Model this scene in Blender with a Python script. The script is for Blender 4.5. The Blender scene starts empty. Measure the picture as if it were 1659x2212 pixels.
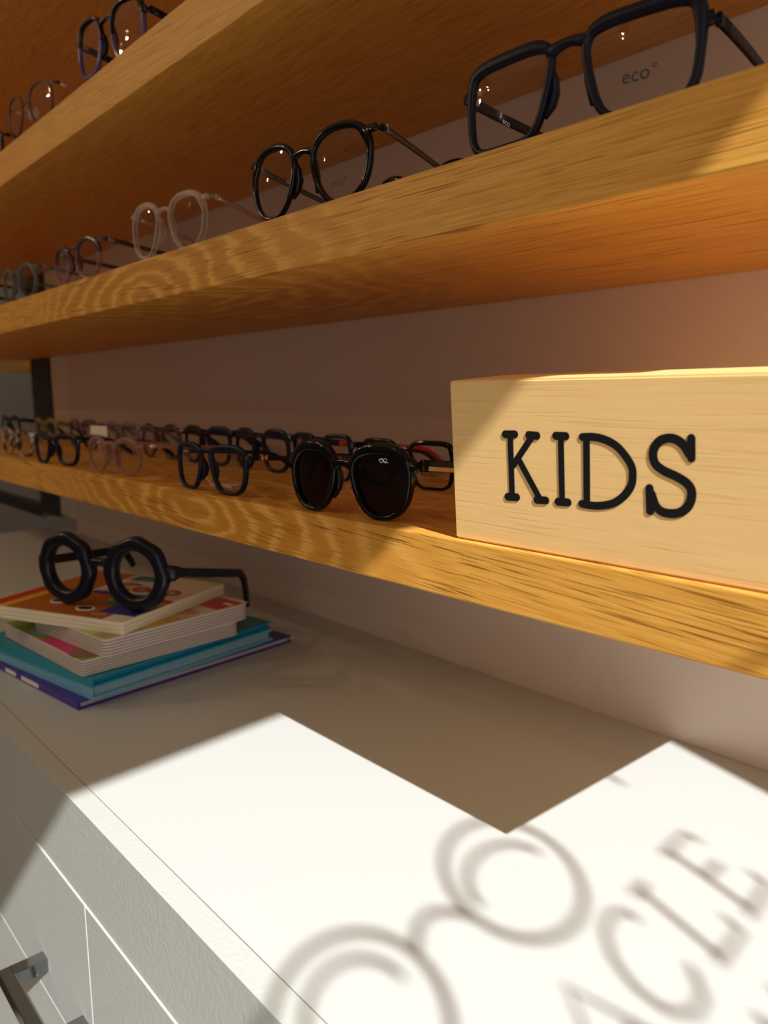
import bpy, bmesh, math, random
from mathutils import Vector, Matrix
random.seed(5)
scene = bpy.context.scene
COL = scene.collection
PI = math.pi

# ------------------------------------------------------------------ camera
cam_d = bpy.data.cameras.new('camera'); cam = bpy.data.objects.new('camera', cam_d); COL.objects.link(cam)
RIGHT = Vector((0.6562, 0.7545, -0.0100)); DOWN = Vector((0.1061, -0.1054, -0.9888)); FWD = Vector((-0.7471, 0.6478, -0.1492))
FWD.normalize(); DOWN = (DOWN - FWD * DOWN.dot(FWD)).normalized(); RIGHT = DOWN.cross(FWD).normalized()
m = Matrix((RIGHT, -DOWN, -FWD)).transposed().to_4x4(); m.translation = Vector((0.3585, -0.3383, 0.0878))
cam.matrix_world = m
cam_d.sensor_fit = 'AUTO'; cam_d.sensor_width = 36; cam_d.lens = 1690 / 2212 * 36
cam_d.clip_start = 0.01; cam_d.clip_end = 100
cam_d.dof.use_dof = True; cam_d.dof.focus_distance = 0.49; cam_d.dof.aperture_fstop = 8.5
scene.camera = cam
# ------------------------------------------------------------------ light
world = bpy.data.worlds.new('World'); scene.world = world; world.use_nodes = True
bg = world.node_tree.nodes['Background']; bg.inputs[0].default_value = (1.0, 0.93, 0.84, 1); bg.inputs[1].default_value = 0.85
sun_d = bpy.data.lights.new('sun', 'SUN'); sun_d.energy = 8.7; sun_d.color = (1.0, 0.98, 0.965); sun_d.angle = math.radians(0.53)
sun = bpy.data.objects.new('sun', sun_d); COL.objects.link(sun); sun.location = (3, -1, 3)
SUN = Vector((-1.10, 0.328, -1.0))
sun.rotation_euler = SUN.to_track_quat('-Z', 'Y').to_euler()
scene.view_settings.view_transform = 'Standard'; scene.view_settings.look = 'None'
scene.view_settings.gamma = 1.0; scene.view_settings.use_curve_mapping = False
scene.view_settings.exposure = 0.0
LAMP_W = 5.2
por_d = bpy.data.lights.new('window_portal', 'AREA'); por_d.shape = 'RECTANGLE'; por_d.size = 2.6; por_d.size_y = 2.1; por_d.cycles.is_portal = True
por = bpy.data.objects.new('window_portal', por_d); COL.objects.link(por); por.location = (1.04, -1.30, 0.30); por.rotation_euler = (math.radians(90), 0, math.radians(90))

# ------------------------------------------------------------------ helpers
def obj(name, bm, mats, parent=None, smooth=False):
    me = bpy.data.meshes.new(name)
    bmesh.ops.recalc_face_normals(bm, faces=bm.faces)
    bm.to_mesh(me); bm.free()
    if not isinstance(mats, (list, tuple)): mats = [mats]
    for mt in mats: me.materials.append(mt)
    if smooth:
        for p in me.polygons: p.use_smooth = True
    o = bpy.data.objects.new(name, me); COL.objects.link(o)
    if parent: o.parent = parent
    return o
def tag(o, label, cat, group=None):
    o['label'] = label; o['category'] = cat
    if group: o['group'] = group
    return o
def thing(name, label, cat, loc=(0, 0, 0), rz=0, group=None):
    o = bpy.data.objects.new(name, None); COL.objects.link(o); o.empty_display_size = 0.02
    o.location = loc; o.rotation_euler = (0, 0, rz)
    return tag(o, label, cat, group)
def struct(o): o['kind'] = 'structure'; return o
def add_box(bm, x0, x1, y0, y1, z0, z1, bev=0, mi=0):
    vs = [bm.verts.new((x, y, z)) for z in (z0, z1) for y in (y0, y1) for x in (x0, x1)]
    fs = [bm.faces.new([vs[i] for i in f]) for f in ((0,2,3,1),(4,5,7,6),(0,1,5,4),(2,6,7,3),(0,4,6,2),(1,3,7,5))]
    for f in fs: f.material_index = mi
    if bev:
        es = {e for f in fs for e in f.edges}
        bmesh.ops.bevel(bm, geom=list(es), offset=bev, segments=2, affect='EDGES', profile=0.6)
def box(x0, x1, y0, y1, z0, z1, bev=0):
    bm = bmesh.new(); add_box(bm, x0, x1, y0, y1, z0, z1, bev); return bm
def add_prism(bm, pts, a, b, axis='z', mi=0):
    f = {'z': lambda p, h: (p[0], p[1], h), 'y': lambda p, h: (p[0], h, p[1]), 'x': lambda p, h: (h, p[0], p[1])}[axis]
    lo = [bm.verts.new(f(p, a)) for p in pts]; hi = [bm.verts.new(f(p, b)) for p in pts]; n = len(pts)
    fs = [bm.faces.new(lo), bm.faces.new(hi)] + [bm.faces.new((lo[i], lo[(i+1) % n], hi[(i+1) % n], hi[i])) for i in range(n)]
    for q in fs: q.material_index = mi
def add_sweep(bm, pts, hs, ws, side=None, closed=False, mi=0, n=8):
    """rounded section: ws half width along side vector, hs half height across"""
    pts = [Vector(p) for p in pts]; N = len(pts); rings = []
    for i, p in enumerate(pts):
        a = pts[(i-1) % N] if (closed or i > 0) else p; b = pts[(i+1) % N] if (closed or i < N-1) else p
        t = (b - a).normalized()
        s = Vector(side) if side else (Vector((1, 0, 0)) if abs(t.x) < 0.9 else Vector((0, 1, 0)))
        s = (s - t * s.dot(t)).normalized(); u = t.cross(s)
        h = hs[i] if isinstance(hs, (list, tuple)) else hs; w = ws[i] if isinstance(ws, (list, tuple)) else ws
        ring = []
        for k in range(n):
            an = 2 * PI * (k + 0.5) / n; c, q = math.cos(an), math.sin(an)
            c = math.copysign(abs(c) ** 0.6, c); q = math.copysign(abs(q) ** 0.6, q)
            ring.append(bm.verts.new(p + s * (w * c) + u * (h * q)))
        rings.append(ring)
    M = N if closed else N - 1
    for i in range(M):
        A, B = rings[i], rings[(i+1) % N]
        for k in range(n):
            f = bm.faces.new((A[k], A[(k+1) % n], B[(k+1) % n], B[k])); f.material_index = mi
    if not closed:
        for r in (rings[0], rings[-1]):
            f = bm.faces.new(r); f.material_index = mi
def add_stroke(bm, pts, r, place, h0, h1):
    """flat round-capped stroke in 2D; place(u, v, h) -> 3D"""
    P = [Vector(p) for p in pts]; L = []; Rr = []; N = len(P)
    def arc(c, a0, a1, n=8): return [c + Vector((math.cos(a0 + (a1-a0)*i/n), math.sin(a0 + (a1-a0)*i/n))) * r for i in range(n+1)]
    for i, p in enumerate(P):
        t = ((P[i] - P[i-1]).normalized() if i > 0 else Vector((0, 0))) + ((P[i+1] - P[i]).normalized() if i < N-1 else Vector((0, 0)))
        t.normalize(); nn = Vector((-t.y, t.x)); L.append(p + nn * r); Rr.append(p - nn * r)
    t1 = (P[-1] - P[-2]); a1 = math.atan2(t1.y, t1.x); t0 = (P[1] - P[0]); a0 = math.atan2(t0.y, t0.x)
    def v(q, h): return bm.verts.new(place(q.x, q.y, h))
    for i in range(N-1):
        q = [L[i], Rr[i], Rr[i+1], L[i+1]]
        top = [v(x, h1) for x in q]; bot = [v(x, h0) for x in q]
        bm.faces.new(top)
        bm.faces.new((bot[0], bot[3], top[3], top[0])); bm.faces.new((bot[1], bot[2], top[2], top[1]))
    for c, s in ((P[-1], a1 - PI/2), (P[0], a0 + PI/2)):
        ring = arc(c, s, s + PI); top = [v(x, h1) for x in ring]; bot = [v(x, h0) for x in ring]
        bm.faces.new(top)
        for i in range(len(ring)-1): bm.faces.new((bot[i], bot[i+1], top[i+1], top[i]))
def text_bm(s, size, place, depth=0.0001):
    cu = bpy.data.curves.new('t', 'FONT'); cu.body = s; cu.size = size; cu.offset = size * 0.011; cu.align_x = 'CENTER'; cu.resolution_u = 3
    o = bpy.data.objects.new('t', cu); COL.objects.link(o)
    dg = bpy.context.evaluated_depsgraph_get(); me = bpy.data.meshes.new_from_object(o.evaluated_get(dg))
    bm = bmesh.new(); bm.from_mesh(me)
    for q in bm.verts: q.co = Vector(place(q.co.x, q.co.y))
    bpy.data.objects.remove(o); bpy.data.curves.remove(cu); bpy.data.meshes.remove(me)
    return bm

# ------------------------------------------------------------------ materials
def nodes(name):
    mt = bpy.data.materials.new(name); mt.use_nodes = True; nt = mt.node_tree
    return mt, nt, nt.nodes, nt.links, nt.nodes['Principled BSDF']
def plain(name, col, rough=0.5, metal=0.0, coat=0.0, trans=0.0, ior=1.45, var=0.0, vscale=40, bump=0.0, bscale=200, spec=0.5):
    mt, nt, N, L, p = nodes(name)
    p.inputs['Base Color'].default_value = (*col, 1); p.inputs['Roughness'].default_value = rough; p.inputs['Metallic'].default_value = metal
    p.inputs['Coat Weight'].default_value = coat; p.inputs['Transmission Weight'].default_value = trans; p.inputs['IOR'].default_value = ior
    p.inputs['Specular IOR Level'].default_value = spec
    tc = N.new('ShaderNodeTexCoord')
    if var:
        nz = N.new('ShaderNodeTexNoise'); nz.inputs['Scale'].default_value = vscale; nz.inputs['Detail'].default_value = 4; L.new(tc.outputs['Object'], nz.inputs['Vector'])
        mx = N.new('ShaderNodeMix'); mx.data_type = 'RGBA'; L.new(nz.outputs['Fac'], mx.inputs['Factor'])
        mx.inputs[6].default_value = (*[c * (1-var) for c in col], 1); mx.inputs[7].default_value = (*[min(1, c * (1+var)) for c in col], 1)
        L.new(mx.outputs[2], p.inputs['Base Color'])
    if bump:
        nb = N.new('ShaderNodeTexNoise'); nb.inputs['Scale'].default_value = bscale; nb.inputs['Detail'].default_value = 3; L.new(tc.outputs['Object'], nb.inputs['Vector'])
        b = N.new('ShaderNodeBump'); b.inputs['Strength'].default_value = bump; b.inputs['Distance'].default_value = 0.001
        L.new(nb.outputs['Fac'], b.inputs['Height']); L.new(b.outputs['Normal'], p.inputs['Normal'])
    return mt
def clear_mat(name, col, gloss=0.08, rough=0.0, tint=None):
    """thin clear lens: light passes straight through, fresnel reflection on top"""
    mt, nt, N, L, p = nodes(name); N.remove(p); out = N['Material Output']
    t = N.new('ShaderNodeBsdfTransparent'); t.inputs[0].default_value = (*col, 1)
    g = N.new('ShaderNodeBsdfGlossy'); g.inputs['Roughness'].default_value = rough; g.inputs[0].default_value = (*(tint or (1, 1, 1)), 1)
    lw = N.new('ShaderNodeLayerWeight'); lw.inputs['Blend'].default_value = 0.25
    mr = N.new('ShaderNodeMapRange'); mr.inputs['To Min'].default_value = gloss * 0.6; mr.inputs['To Max'].default_value = min(1, gloss * 6)
    L.new(lw.outputs['Fresnel'], mr.inputs['Value'])
    mx = N.new('ShaderNodeMixShader'); L.new(mr.outputs[0], mx.inputs[0]); L.new(t.outputs[0], mx.inputs[1]); L.new(g.outputs[0], mx.inputs[2])
    L.new(mx.outputs[0], out.inputs['Surface']); return mt
def acetate(name, col, body=0.35):
    """see-through plastic: part transparent, part pale glossy body"""
    mt, nt, N, L, p = nodes(name); out = N['Material Output']
    p.inputs['Base Color'].default_value = (*col, 1); p.inputs['Roughness'].default_value = 0.08; p.inputs['Coat Weight'].default_value = 0.5
    t = N.new('ShaderNodeBsdfTransparent'); t.inputs[0].default_value = (*[0.55 + 0.42 * c for c in col], 1)
    lw = N.new('ShaderNodeLayerWeight'); lw.inputs['Blend'].default_value = 0.5
    mr = N.new('ShaderNodeMapRange'); mr.inputs['To Min'].default_value = body; mr.inputs['To Max'].default_value = 0.6
    L.new(lw.outputs['Facing'], mr.inputs['Value'])
    mx = N.new('ShaderNodeMixShader'); L.new(mr.outputs[0], mx.inputs[0]); L.new(t.outputs[0], mx.inputs[1]); L.new(p.outputs[0], mx.inputs[2])
    L.new(mx.outputs[0], out.inputs['Surface']); return mt
def mnode(N, L, op, a, b=None, c=None):
    q = N.new('ShaderNodeMath'); q.operation = op
    for i, x in enumerate((a, b, c)):
        if x is None: continue
        if isinstance(x, (int, float)): q.inputs[i].default_value = x
        else: L.new(x, q.inputs[i])
    return q.outputs[0]
def oak(name, c_light, c_dark, c_pore, xc=-0.36, zc=0.0, a=0.16, b=0.05, ringamt=1.0, rough=0.38, poreamt=1.0, slant=0.0):
    mt, nt, N, L, p = nodes(name)
    tc = N.new('ShaderNodeTexCoord'); sp = N.new('ShaderNodeSeparateXYZ'); L.new(tc.outputs['Object'], sp.inputs[0])
    X, Y, Z = sp.outputs
    V = mnode(N, L, 'ADD', Z, mnode(N, L, 'MULTIPLY', Y, 0.35))
    V = mnode(N, L, 'ADD', V, mnode(N, L, 'MULTIPLY', X, slant))
    # slow wobble
    mp = N.new('ShaderNodeMapping'); mp.inputs['Scale'].default_value = (6, 14, 22); L.new(tc.outputs['Object'], mp.inputs[0])
    nz = N.new('ShaderNodeTexNoise'); nz.inputs['Scale'].default_value = 1; nz.inputs['Detail'].default_value = 3; L.new(mp.outputs[0], nz.inputs['Vector'])
    wob = mnode(N, L, 'SUBTRACT', nz.outputs['Fac'], 0.5)
    # fine streak noise, long along x
    def streak(sx, sv, detail=3):
        cb = N.new('ShaderNodeCombineXYZ'); L.new(mnode(N, L, 'MULTIPLY', X, sx), cb.inputs[0]); L.new(mnode(N, L, 'MULTIPLY', V, sv), cb.inputs[1])
        L.new(mnode(N, L, 'MULTIPLY', Y, sv * 0.6), cb.inputs[2])
        q = N.new('ShaderNodeTexNoise'); q.inputs['Scale'].default_value = 1; q.inputs['Detail'].default_value = detail; L.new(cb.outputs[0], q.inputs['Vector']); return q.outputs['Fac']
    st = streak(22, 700); st2 = streak(7, 260)
    dx = mnode(N, L, 'DIVIDE', mnode(N, L, 'SUBTRACT', X, xc), a)
    dv = mnode(N, L, 'DIVIDE', mnode(N, L, 'SUBTRACT', V, zc), b)
    r = mnode(N, L, 'SQRT', mnode(N, L, 'ADD', mnode(N, L, 'MULTIPLY', dx, dx), mnode(N, L, 'MULTIPLY', dv, dv)))
    rr = mnode(N, L, 'ADD', r, mnode(N, L, 'MULTIPLY', wob, 0.9)); rr = mnode(N, L, 'ADD', rr, mnode(N, L, 'MULTIPLY', mnode(N, L, 'SUBTRACT', st, 0.5), 0.16))
    saw = mnode(N, L, 'FRACT', mnode(N, L, 'MULTIPLY', rr, 3.6))
    rp = N.new('ShaderNodeValToRGB'); L.new(saw, rp.inputs[0]); e = rp.color_ramp.elements
    e[0].position = 0.0; e[0].color = (0.35, 0.35, 0.35, 1); e[1].position = 1.0; e[1].color = (0.45, 0.45, 0.45, 1)
    for ps, v in ((0.25, 0.15), (0.55, 0.25), (0.72, 0.95), (0.9, 0.75)):
        q = e.new(ps); q.color = (v, v, v, 1)
    fade = N.new('ShaderNodeMapRange'); fade.inputs['From Min'].default_value = 1.3; fade.inputs['From Max'].default_value = 2.6; fade.inputs['To Min'].default_value = 1; fade.inputs['To Max'].default_value = 0
    L.new(r, fade.inputs['Value'])
    ringf = mnode(N, L, 'MULTIPLY', fade.outputs[0], ringamt)
    # straight grain away from the cathedral
    bs = N.new('ShaderNodeMapRange'); bs.inputs['From Min'].default_value = 0.20; bs.inputs['From Max'].default_value = 0.70; L.new(mnode(N, L, 'ADD', mnode(N, L, 'MULTIPLY', st2, 0.42), mnode(N, L, 'MULTIPLY', st, 0.58)), bs.inputs['Value']); base = bs.outputs[0]
    mxv = N.new('ShaderNodeMix'); L.new(ringf, mxv.inputs[0]); L.new(base, mxv.inputs[2]); L.new(rp.outputs[0], mxv.inputs[3])
    c1 = N.new('ShaderNodeMix'); c1.data_type = 'RGBA'; L.new(mxv.outputs[0], c1.inputs[0]); c1.inputs[6].default_value = (*c_dark, 1); c1.inputs[7].default_value = (*c_light, 1)
    # pores: short dark dashes
    po = streak(17, 680, 1)
    pr = N.new('ShaderNodeMapRange'); pr.inputs['From Min'].default_value = 0.56; pr.inputs['From Max'].default_value = 0.66; L.new(po, pr.inputs['Value'])
    pl = streak(7, 60, 2); pm = N.new('ShaderNodeMapRange'); pm.inputs['From Min'].default_value = 0.42; pm.inputs['From Max'].default_value = 0.58; L.new(pl, pm.inputs['Value'])
    pf = mnode(N, L, 'MULTIPLY', mnode(N, L, 'MULTIPLY', pr.outputs[0], mnode(N, L, 'ADD', mnode(N, L, 'MULTIPLY', pm.outputs[0], 0.7), 0.3)), 0.85 * poreamt)
    c2 = N.new('ShaderNodeMix'); c2.data_type = 'RGBA'; L.new(pf, c2.inputs[0]); L.new(c1.outputs[2], c2.inputs[6]); c2.inputs[7].default_value = (*c_pore, 1)
    L.new(c2.outputs[2], p.inputs['Base Color']); p.inputs['Roughness'].default_value = rough + 0.08; p.inputs['Specular IOR Level'].default_value = 0.28
    bp = N.new('ShaderNodeBump'); bp.inputs['Strength'].default_value = 0.25; bp.inputs['Distance'].default_value = 0.0006; bp.invert = True
    L.new(pf, bp.inputs['Height']); L.new(bp.outputs[0], p.inputs['Normal'])
    return mt
def tortoise(name, ca, cb):
    mt, nt, N, L, p = nodes(name); tc = N.new('ShaderNodeTexCoord')
    nz = N.new('ShaderNodeTexNoise'); nz.inputs['Scale'].default_value = 110; nz.inputs['Detail'].default_value = 1; L.new(tc.outputs['Object'], nz.inputs['Vector'])
    rp = N.new('ShaderNodeValToRGB'); L.new(nz.outputs['Fac'], rp.inputs[0]); e = rp.color_ramp.elements
    e[0].position = 0.46; e[0].color = (*ca, 1); e[1].position = 0.54; e[1].color = (*cb, 1)
    L.new(rp.outputs[0], p.inputs['Base Color']); p.inputs['Roughness'].default_value = 0.15; p.inputs['Coat Weight'].default_value = 0.5
    return mt

OL, OD, OP = (0.82, 0.435, 0.09), (0.52, 0.205, 0.018), (0.20, 0.07, 0.008)
M_oak1 = oak('oak lower', OL, OD, OP, xc=-0.31, zc=-0.034, a=0.15, b=0.036, slant=0.06)
M_oak2 = oak('oak middle', OL, OD, OP, xc=-0.385, zc=0.180, a=0.15, b=0.048, slant=0.0, poreamt=0.8)
M_oak3 = oak('oak upper', OL, OD, OP, xc=-1.4, zc=0.36, a=0.1, b=0.05, ringamt=0.4, slant=0.05, poreamt=0.35)
M_pine = oak('pine', (0.90, 0.61, 0.27), (0.83, 0.53, 0.21), (0.50, 0.27, 0.09), xc=-3, zc=0, a=0.1, b=0.1, ringamt=0, rough=0.5, poreamt=0.25)
M_wall = plain('painted wall', (0.78, 0.645, 0.555), 0.6, var=0.03, vscale=6, bump=0.06, bscale=500)
M_wall2 = plain('pale wall end', (0.85, 0.76, 0.64), 0.6)
M_white = plain('white laminate', (0.555, 0.572, 0.570), 0.30, var=0.015, vscale=300, bump=0.03, bscale=700)
M_cab = plain('white cabinet front', (0.53, 0.555, 0.535), 0.35, var=0.02, vscale=8, bump=0.25, bscale=260)
M_seam = plain('seam', (0.25, 0.23, 0.22), 0.7)
M_black = plain('black powder coat', (0.012, 0.013, 0.016), 0.5, var=0.1)
M_vinyl = plain('black vinyl', (0.006, 0.006, 0.007), 0.55, spec=0.3)
M_chrome = plain('chrome', (0.30, 0.31, 0.33), 0.08, 1.0)
M_steel = plain('brushed steel', (0.55, 0.53, 0.52), 0.25, 1.0)
M_gold = plain('gold', (0.85, 0.60, 0.28), 0.2, 1.0)
M_gun = plain('gunmetal', (0.16, 0.15, 0.17), 0.3, 0.9)
M_glossblack = plain('gloss black acetate', (0.003, 0.003, 0.004), 0.08, spec=0.4)
M_matnavy = plain('matte navy acetate', (0.0035, 0.0045, 0.016), 0.42, spec=0.3)
M_navy = plain('navy acetate', (0.005, 0.006, 0.020), 0.25, spec=0.35)
M_blue = plain('blue temple', (0.02, 0.02, 0.16), 0.3)
M_orange = plain('orange temple', (0.62, 0.09, 0.025), 0.35)
M_red = plain('red temple', (0.62, 0.012, 0.02), 0.25)
M_purple = plain('purple acetate', (0.10, 0.05, 0.17), 0.15, coat=0.5)
M_brown = plain('dark brown acetate', (0.07, 0.022, 0.02), 0.12, coat=0.5)
M_rosemetal = plain('rose metal', (0.62, 0.36, 0.34), 0.28, 0.7)
M_clear = acetate('clear acetate', (0.80, 0.72, 0.60), 0.03)
M_rose = acetate('rose acetate', (0.55, 0.31, 0.27), 0.12)
M_grayclear = acetate('grey green acetate', (0.20, 0.21, 0.18), 0.35)
M_smoke = acetate('smoky lilac acetate', (0.30, 0.24, 0.30), 0.4)
M_olive = acetate('olive acetate', (0.36, 0.30, 0.12), 0.5)
M_tort = tortoise('tortoise acetate', (0.03, 0.015, 0.012), (0.42, 0.34, 0.25))
M_lens = clear_mat('clear lens', (0.93, 0.93, 0.92), 0.055)
M_dark = clear_mat('dark lens', (0.035, 0.018, 0.022), 0.05)
M_pad = acetate('silicone pad', (0.85, 0.85, 0.85), 0.25)
M_print = plain('grey print', (0.05, 0.05, 0.055), 0.6)
M_wprint = plain('white print', (0.85, 0.85, 0.88), 0.5)
M_fadeprint = plain('light print', (0.40, 0.40, 0.42), 0.5)
M_paper = plain('paper tag', (0.85, 0.78, 0.74), 0.6)
M_party = plain('party black plastic', (0.005, 0.006, 0.013), 0.28, spec=0.4)

# ------------------------------------------------------------------ setting
WY = 0.290; CZ = -0.2203; XW = 0.95; XL = -1.44; XE = 0.229
struct(obj('wall_back', box(XL, XW + 0.1, WY, WY + 0.06, -1.12, 1.5), M_wall))
struct(obj('trim_1', box(XL - 0.115, XL, WY + 0.004, WY + 0.05, -0.19, 1.5), M_wall2))     # pale end strip of the wall
# right wall with the shop window
bm = bmesh.new()
add_box(bm, XW, XW + 0.08, 0.007, WY, -1.12, 1.5); add_box(bm, XW, XW + 0.08, -2.6, 0.007, -1.12, -0.75)
add_box(bm, XW, XW + 0.08, -2.6, 0.007, 1.35, 1.5); add_box(bm, XW, XW + 0.08, -3.6, -2.6, -1.12, 1.5)
struct(obj('wall_right', bm, M_wall))
win = obj('window_1', box(XW + 0.03, XW + 0.036, -2.6, 0.007, -0.75, 1.35), clear_mat('window glass', (0.97, 0.98, 0.97), 0.04)); struct(win)
struct(obj('ceiling', box(-4.0, XW + 0.08, -3.6, 1.4, 1.5, 1.6), plain('ceiling paint', (0.7, 0.68, 0.65), 0.7)))
struct(obj('floor', box(-4.0, XW + 0.08, -3.6, 1.4, -1.2, -1.12), plain('floor', (0.13, 0.11, 0.095), 0.4, var=0.1)))
M_dim = plain('grey paint', (0.30, 0.27, 0.25), 0.7)
struct(obj('wall_left', box(-4.1, -4.0, -3.6, 1.4, -1.12, 1.5), M_dim))
struct(obj('wall_far', box(-4.0, XL - 0.13, 1.30, 1.4, -1.12, 1.5), plain('grey far wall', (0.80, 0.80, 0.76), 0.6)))

struct(obj('wall_front', box(-4.0, XW + 0.08, -3.7, -3.6, -1.12, 1.5), M_dim))
# panel added inside the shop window: its slanted hem cuts the soft shadow edge
bt = thing('sun_blocker', 'cream panel added inside the shop window to block the sun, out of frame', 'blocker', (XW - 0.012, 0.0, 0.0))
def hem(y): return (XW - 0.012 + 0.0127 + 0.1 * y) / 1.065
bm = bmesh.new(); add_prism(bm, [(-2.6, hem(-2.6)), (0.03, hem(0.03)), (0.03, 1.40), (-2.6, 1.40)], -0.001, 0.001, 'x'); obj('blocker_sheet', bm, plain('blind cloth', (0.7, 0.66, 0.58), 0.8), bt)
bm = bmesh.new(); add_sweep(bm, [(0, -2.6, 1.42), (0, 0.03, 1.42)], 0.02, 0.02); obj('blocker_bar', bm, M_steel, bt)

# window lettering (seen as a soft shadow on the counter)
def wplace(a, b, h): return (XW + 0.030 - h, a - 0.298 * (XW + 0.03), CZ + (XW + 0.03) / 1.10 + b)
def sign_part(name, strokes, parent, r=0.0030):
    bm = bmesh.new()
    for s in strokes:
        pts = s[0] if isinstance(s, tuple) else s; w = s[1] if isinstance(s, tuple) else r
        add_stroke(bm, pts, w, wplace, 0.0, 0.0006)
    return obj(name, bm, M_vinyl, parent)
def circ(a, b, ra, rb, t0=0, t1=360, n=36): return [(a + ra * math.cos(math.radians(t0 + (t1-t0)*i/n)), b + rb * math.sin(math.radians(t0 + (t1-t0)*i/n))) for i in range(n+1)]
wl = thing('window_lettering', 'spectacles emblem and capital letters on the shop window, blurred shadow on the counter', 'lettering')
for nm_, st_ in (('emblem_ring', (circ(0.045, -0.053, 0.047, 0.052), 0.0028)), ('emblem_arc', (circ(0.043, -0.057, 0.034, 0.030, 15, 185, 20), 0.0026)), ('emblem_ring', (circ(-0.096, -0.079, 0.050, 0.053), 0.0030)), ('emblem_arc', (circ(-0.094, -0.080, 0.032, 0.036, 15, 185, 20), 0.0026)),
                 ('emblem_bridge', ([(-0.003, -0.062), (-0.013, -0.052), (-0.024, -0.047), (-0.036, -0.050), (-0.046, -0.062)], 0.003)), ('emblem_hook', ([(0.194, -0.012), (0.197, -0.037)], 0.0022))):
    sign_part(nm_, [st_], wl)
sign_part('letter_a', [[(-0.012, -0.186), (0.0156, -0.129), (0.042, -0.184)], [(-0.002, -0.166), (0.032, -0.165)]], wl, 0.0024)
sign_part('letter_c', [[(0.089, -0.124), (0.088, -0.117), (0.078, -0.113), (0.064, -0.118), (0.053, -0.132), (0.0485, -0.150), (0.052, -0.168), (0.064, -0.177), (0.077, -0.175), (0.088, -0.162)]], wl, 0.0024)
sign_part('letter_l', [[(0.111, -0.112), (0.1095, -0.168)], [(0.104, -0.112), (0.119, -0.111)], [(0.105, -0.169), (0.138, -0.166), (0.139, -0.156)]], wl, 0.0024)
sign_part('letter_e', [[(0.160, -0.104), (0.160, -0.162)], [(0.154, -0.103), (0.188, -0.100), (0.189, -0.109)], [(0.160, -0.131), (0.180, -0.130)], [(0.154, -0.163), (0.190, -0.158), (0.191, -0.148)]], wl, 0.0024)
for st_ in ([(0.092, -0.198), (0.092, -0.24)], [(0.115, -0.196), (0.115, -0.24)], [(0.150, -0.192), (0.150, -0.236)]): sign_part('lower_stroke', [st_], wl, 0.0026)

# warm spotlights of the shop ceiling
def lamp(x, y, z, i, lab):
    t = thing('ceiling_lamp' , lab, 'lamp', (x, y, z))
    bm = bmesh.new(); bmesh.ops.create_cone(bm, cap_ends=False, segments=20, radius1=0.045, radius2=0.03, depth=0.10, matrix=Matrix.Translation((0, 0, 0.03))); obj('lamp_shade', bm, M_black, t)
    em = bpy.data.materials.get('bulb')
    if not em:
        em, nt, N, L, p = nodes('bulb'); p.inputs['Base Color'].default_value = (1, 0.6, 0.3, 1)
        p.inputs['Emission Color'].default_value = (1.0, 0.62, 0.32, 1); p.inputs['Emission Strength'].default_value = 140
    bm = bmesh.new(); bmesh.ops.create_uvsphere(bm, u_segments=12, v_segments=8, radius=0.012); obj('bulb', bm, em, t, True)
    bm = bmesh.new(); add_sweep(bm, [(0, 0, 0.08), (0, 0, 1.5 - z)], 0.004, 0.004); obj('cord', bm, M_black, t)
    ld = bpy.data.lights.new('lamp_light', 'POINT'); ld.energy = LAMP_W; ld.color = (1.0, 0.72, 0.45); ld.shadow_soft_size = 0.008
    lo = bpy.data.objects.new('lamp_light', ld); COL.objects.link(lo); lo.location = (0, 0, -0.06); lo.parent = t
for i, (x, y, z, lab) in enumerate([(-1.2, -1.0, 0.95, 'nearest warm pendant bulb before the shelves, mirrored in the lenses'), (-1.6, -1.15, 1.02, 'second warm pendant bulb before the shelves, mirrored in the lenses'),
                               (-0.35, -1.5, 1.15, 'warm pendant bulb facing the middle shelf, out of frame'), (-2.4, -1.3, 1.0, 'farthest warm pendant bulb towards the left wall'), (-1.9, -2.1, 1.1, 'rear warm pendant bulb over the shop floor')]):
    lamp(x, y, z, i, lab)

# ------------------------------------------------------------------ shelves
def shelf(label, mt, z0, z1, x0=-2.2, y0=0.0, y1=WY - 0.0006, x1=XE):
    o = obj('oak_shelf', box(x0, x1, y0, y1, z0, z1, 0.0012), mt); return tag(o, label, 'shelf')
Z1, Z2, Z3 = 0.0, 0.2180, 0.4105
shelf('lowest thick oak shelf, carrying the KIDS block', M_oak1, -0.0372, 0.0)
shelf('middle thick oak shelf with rounded growth rings, above the KIDS block', M_oak2, 0.1790, Z2)
shelf('upper thick oak shelf crossing the top left of the picture', M_oak3, 0.3690, Z3)
shelf('topmost oak shelf seen only from its dark underside at the top left', M_oak3, 0.590, 0.63)

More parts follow.
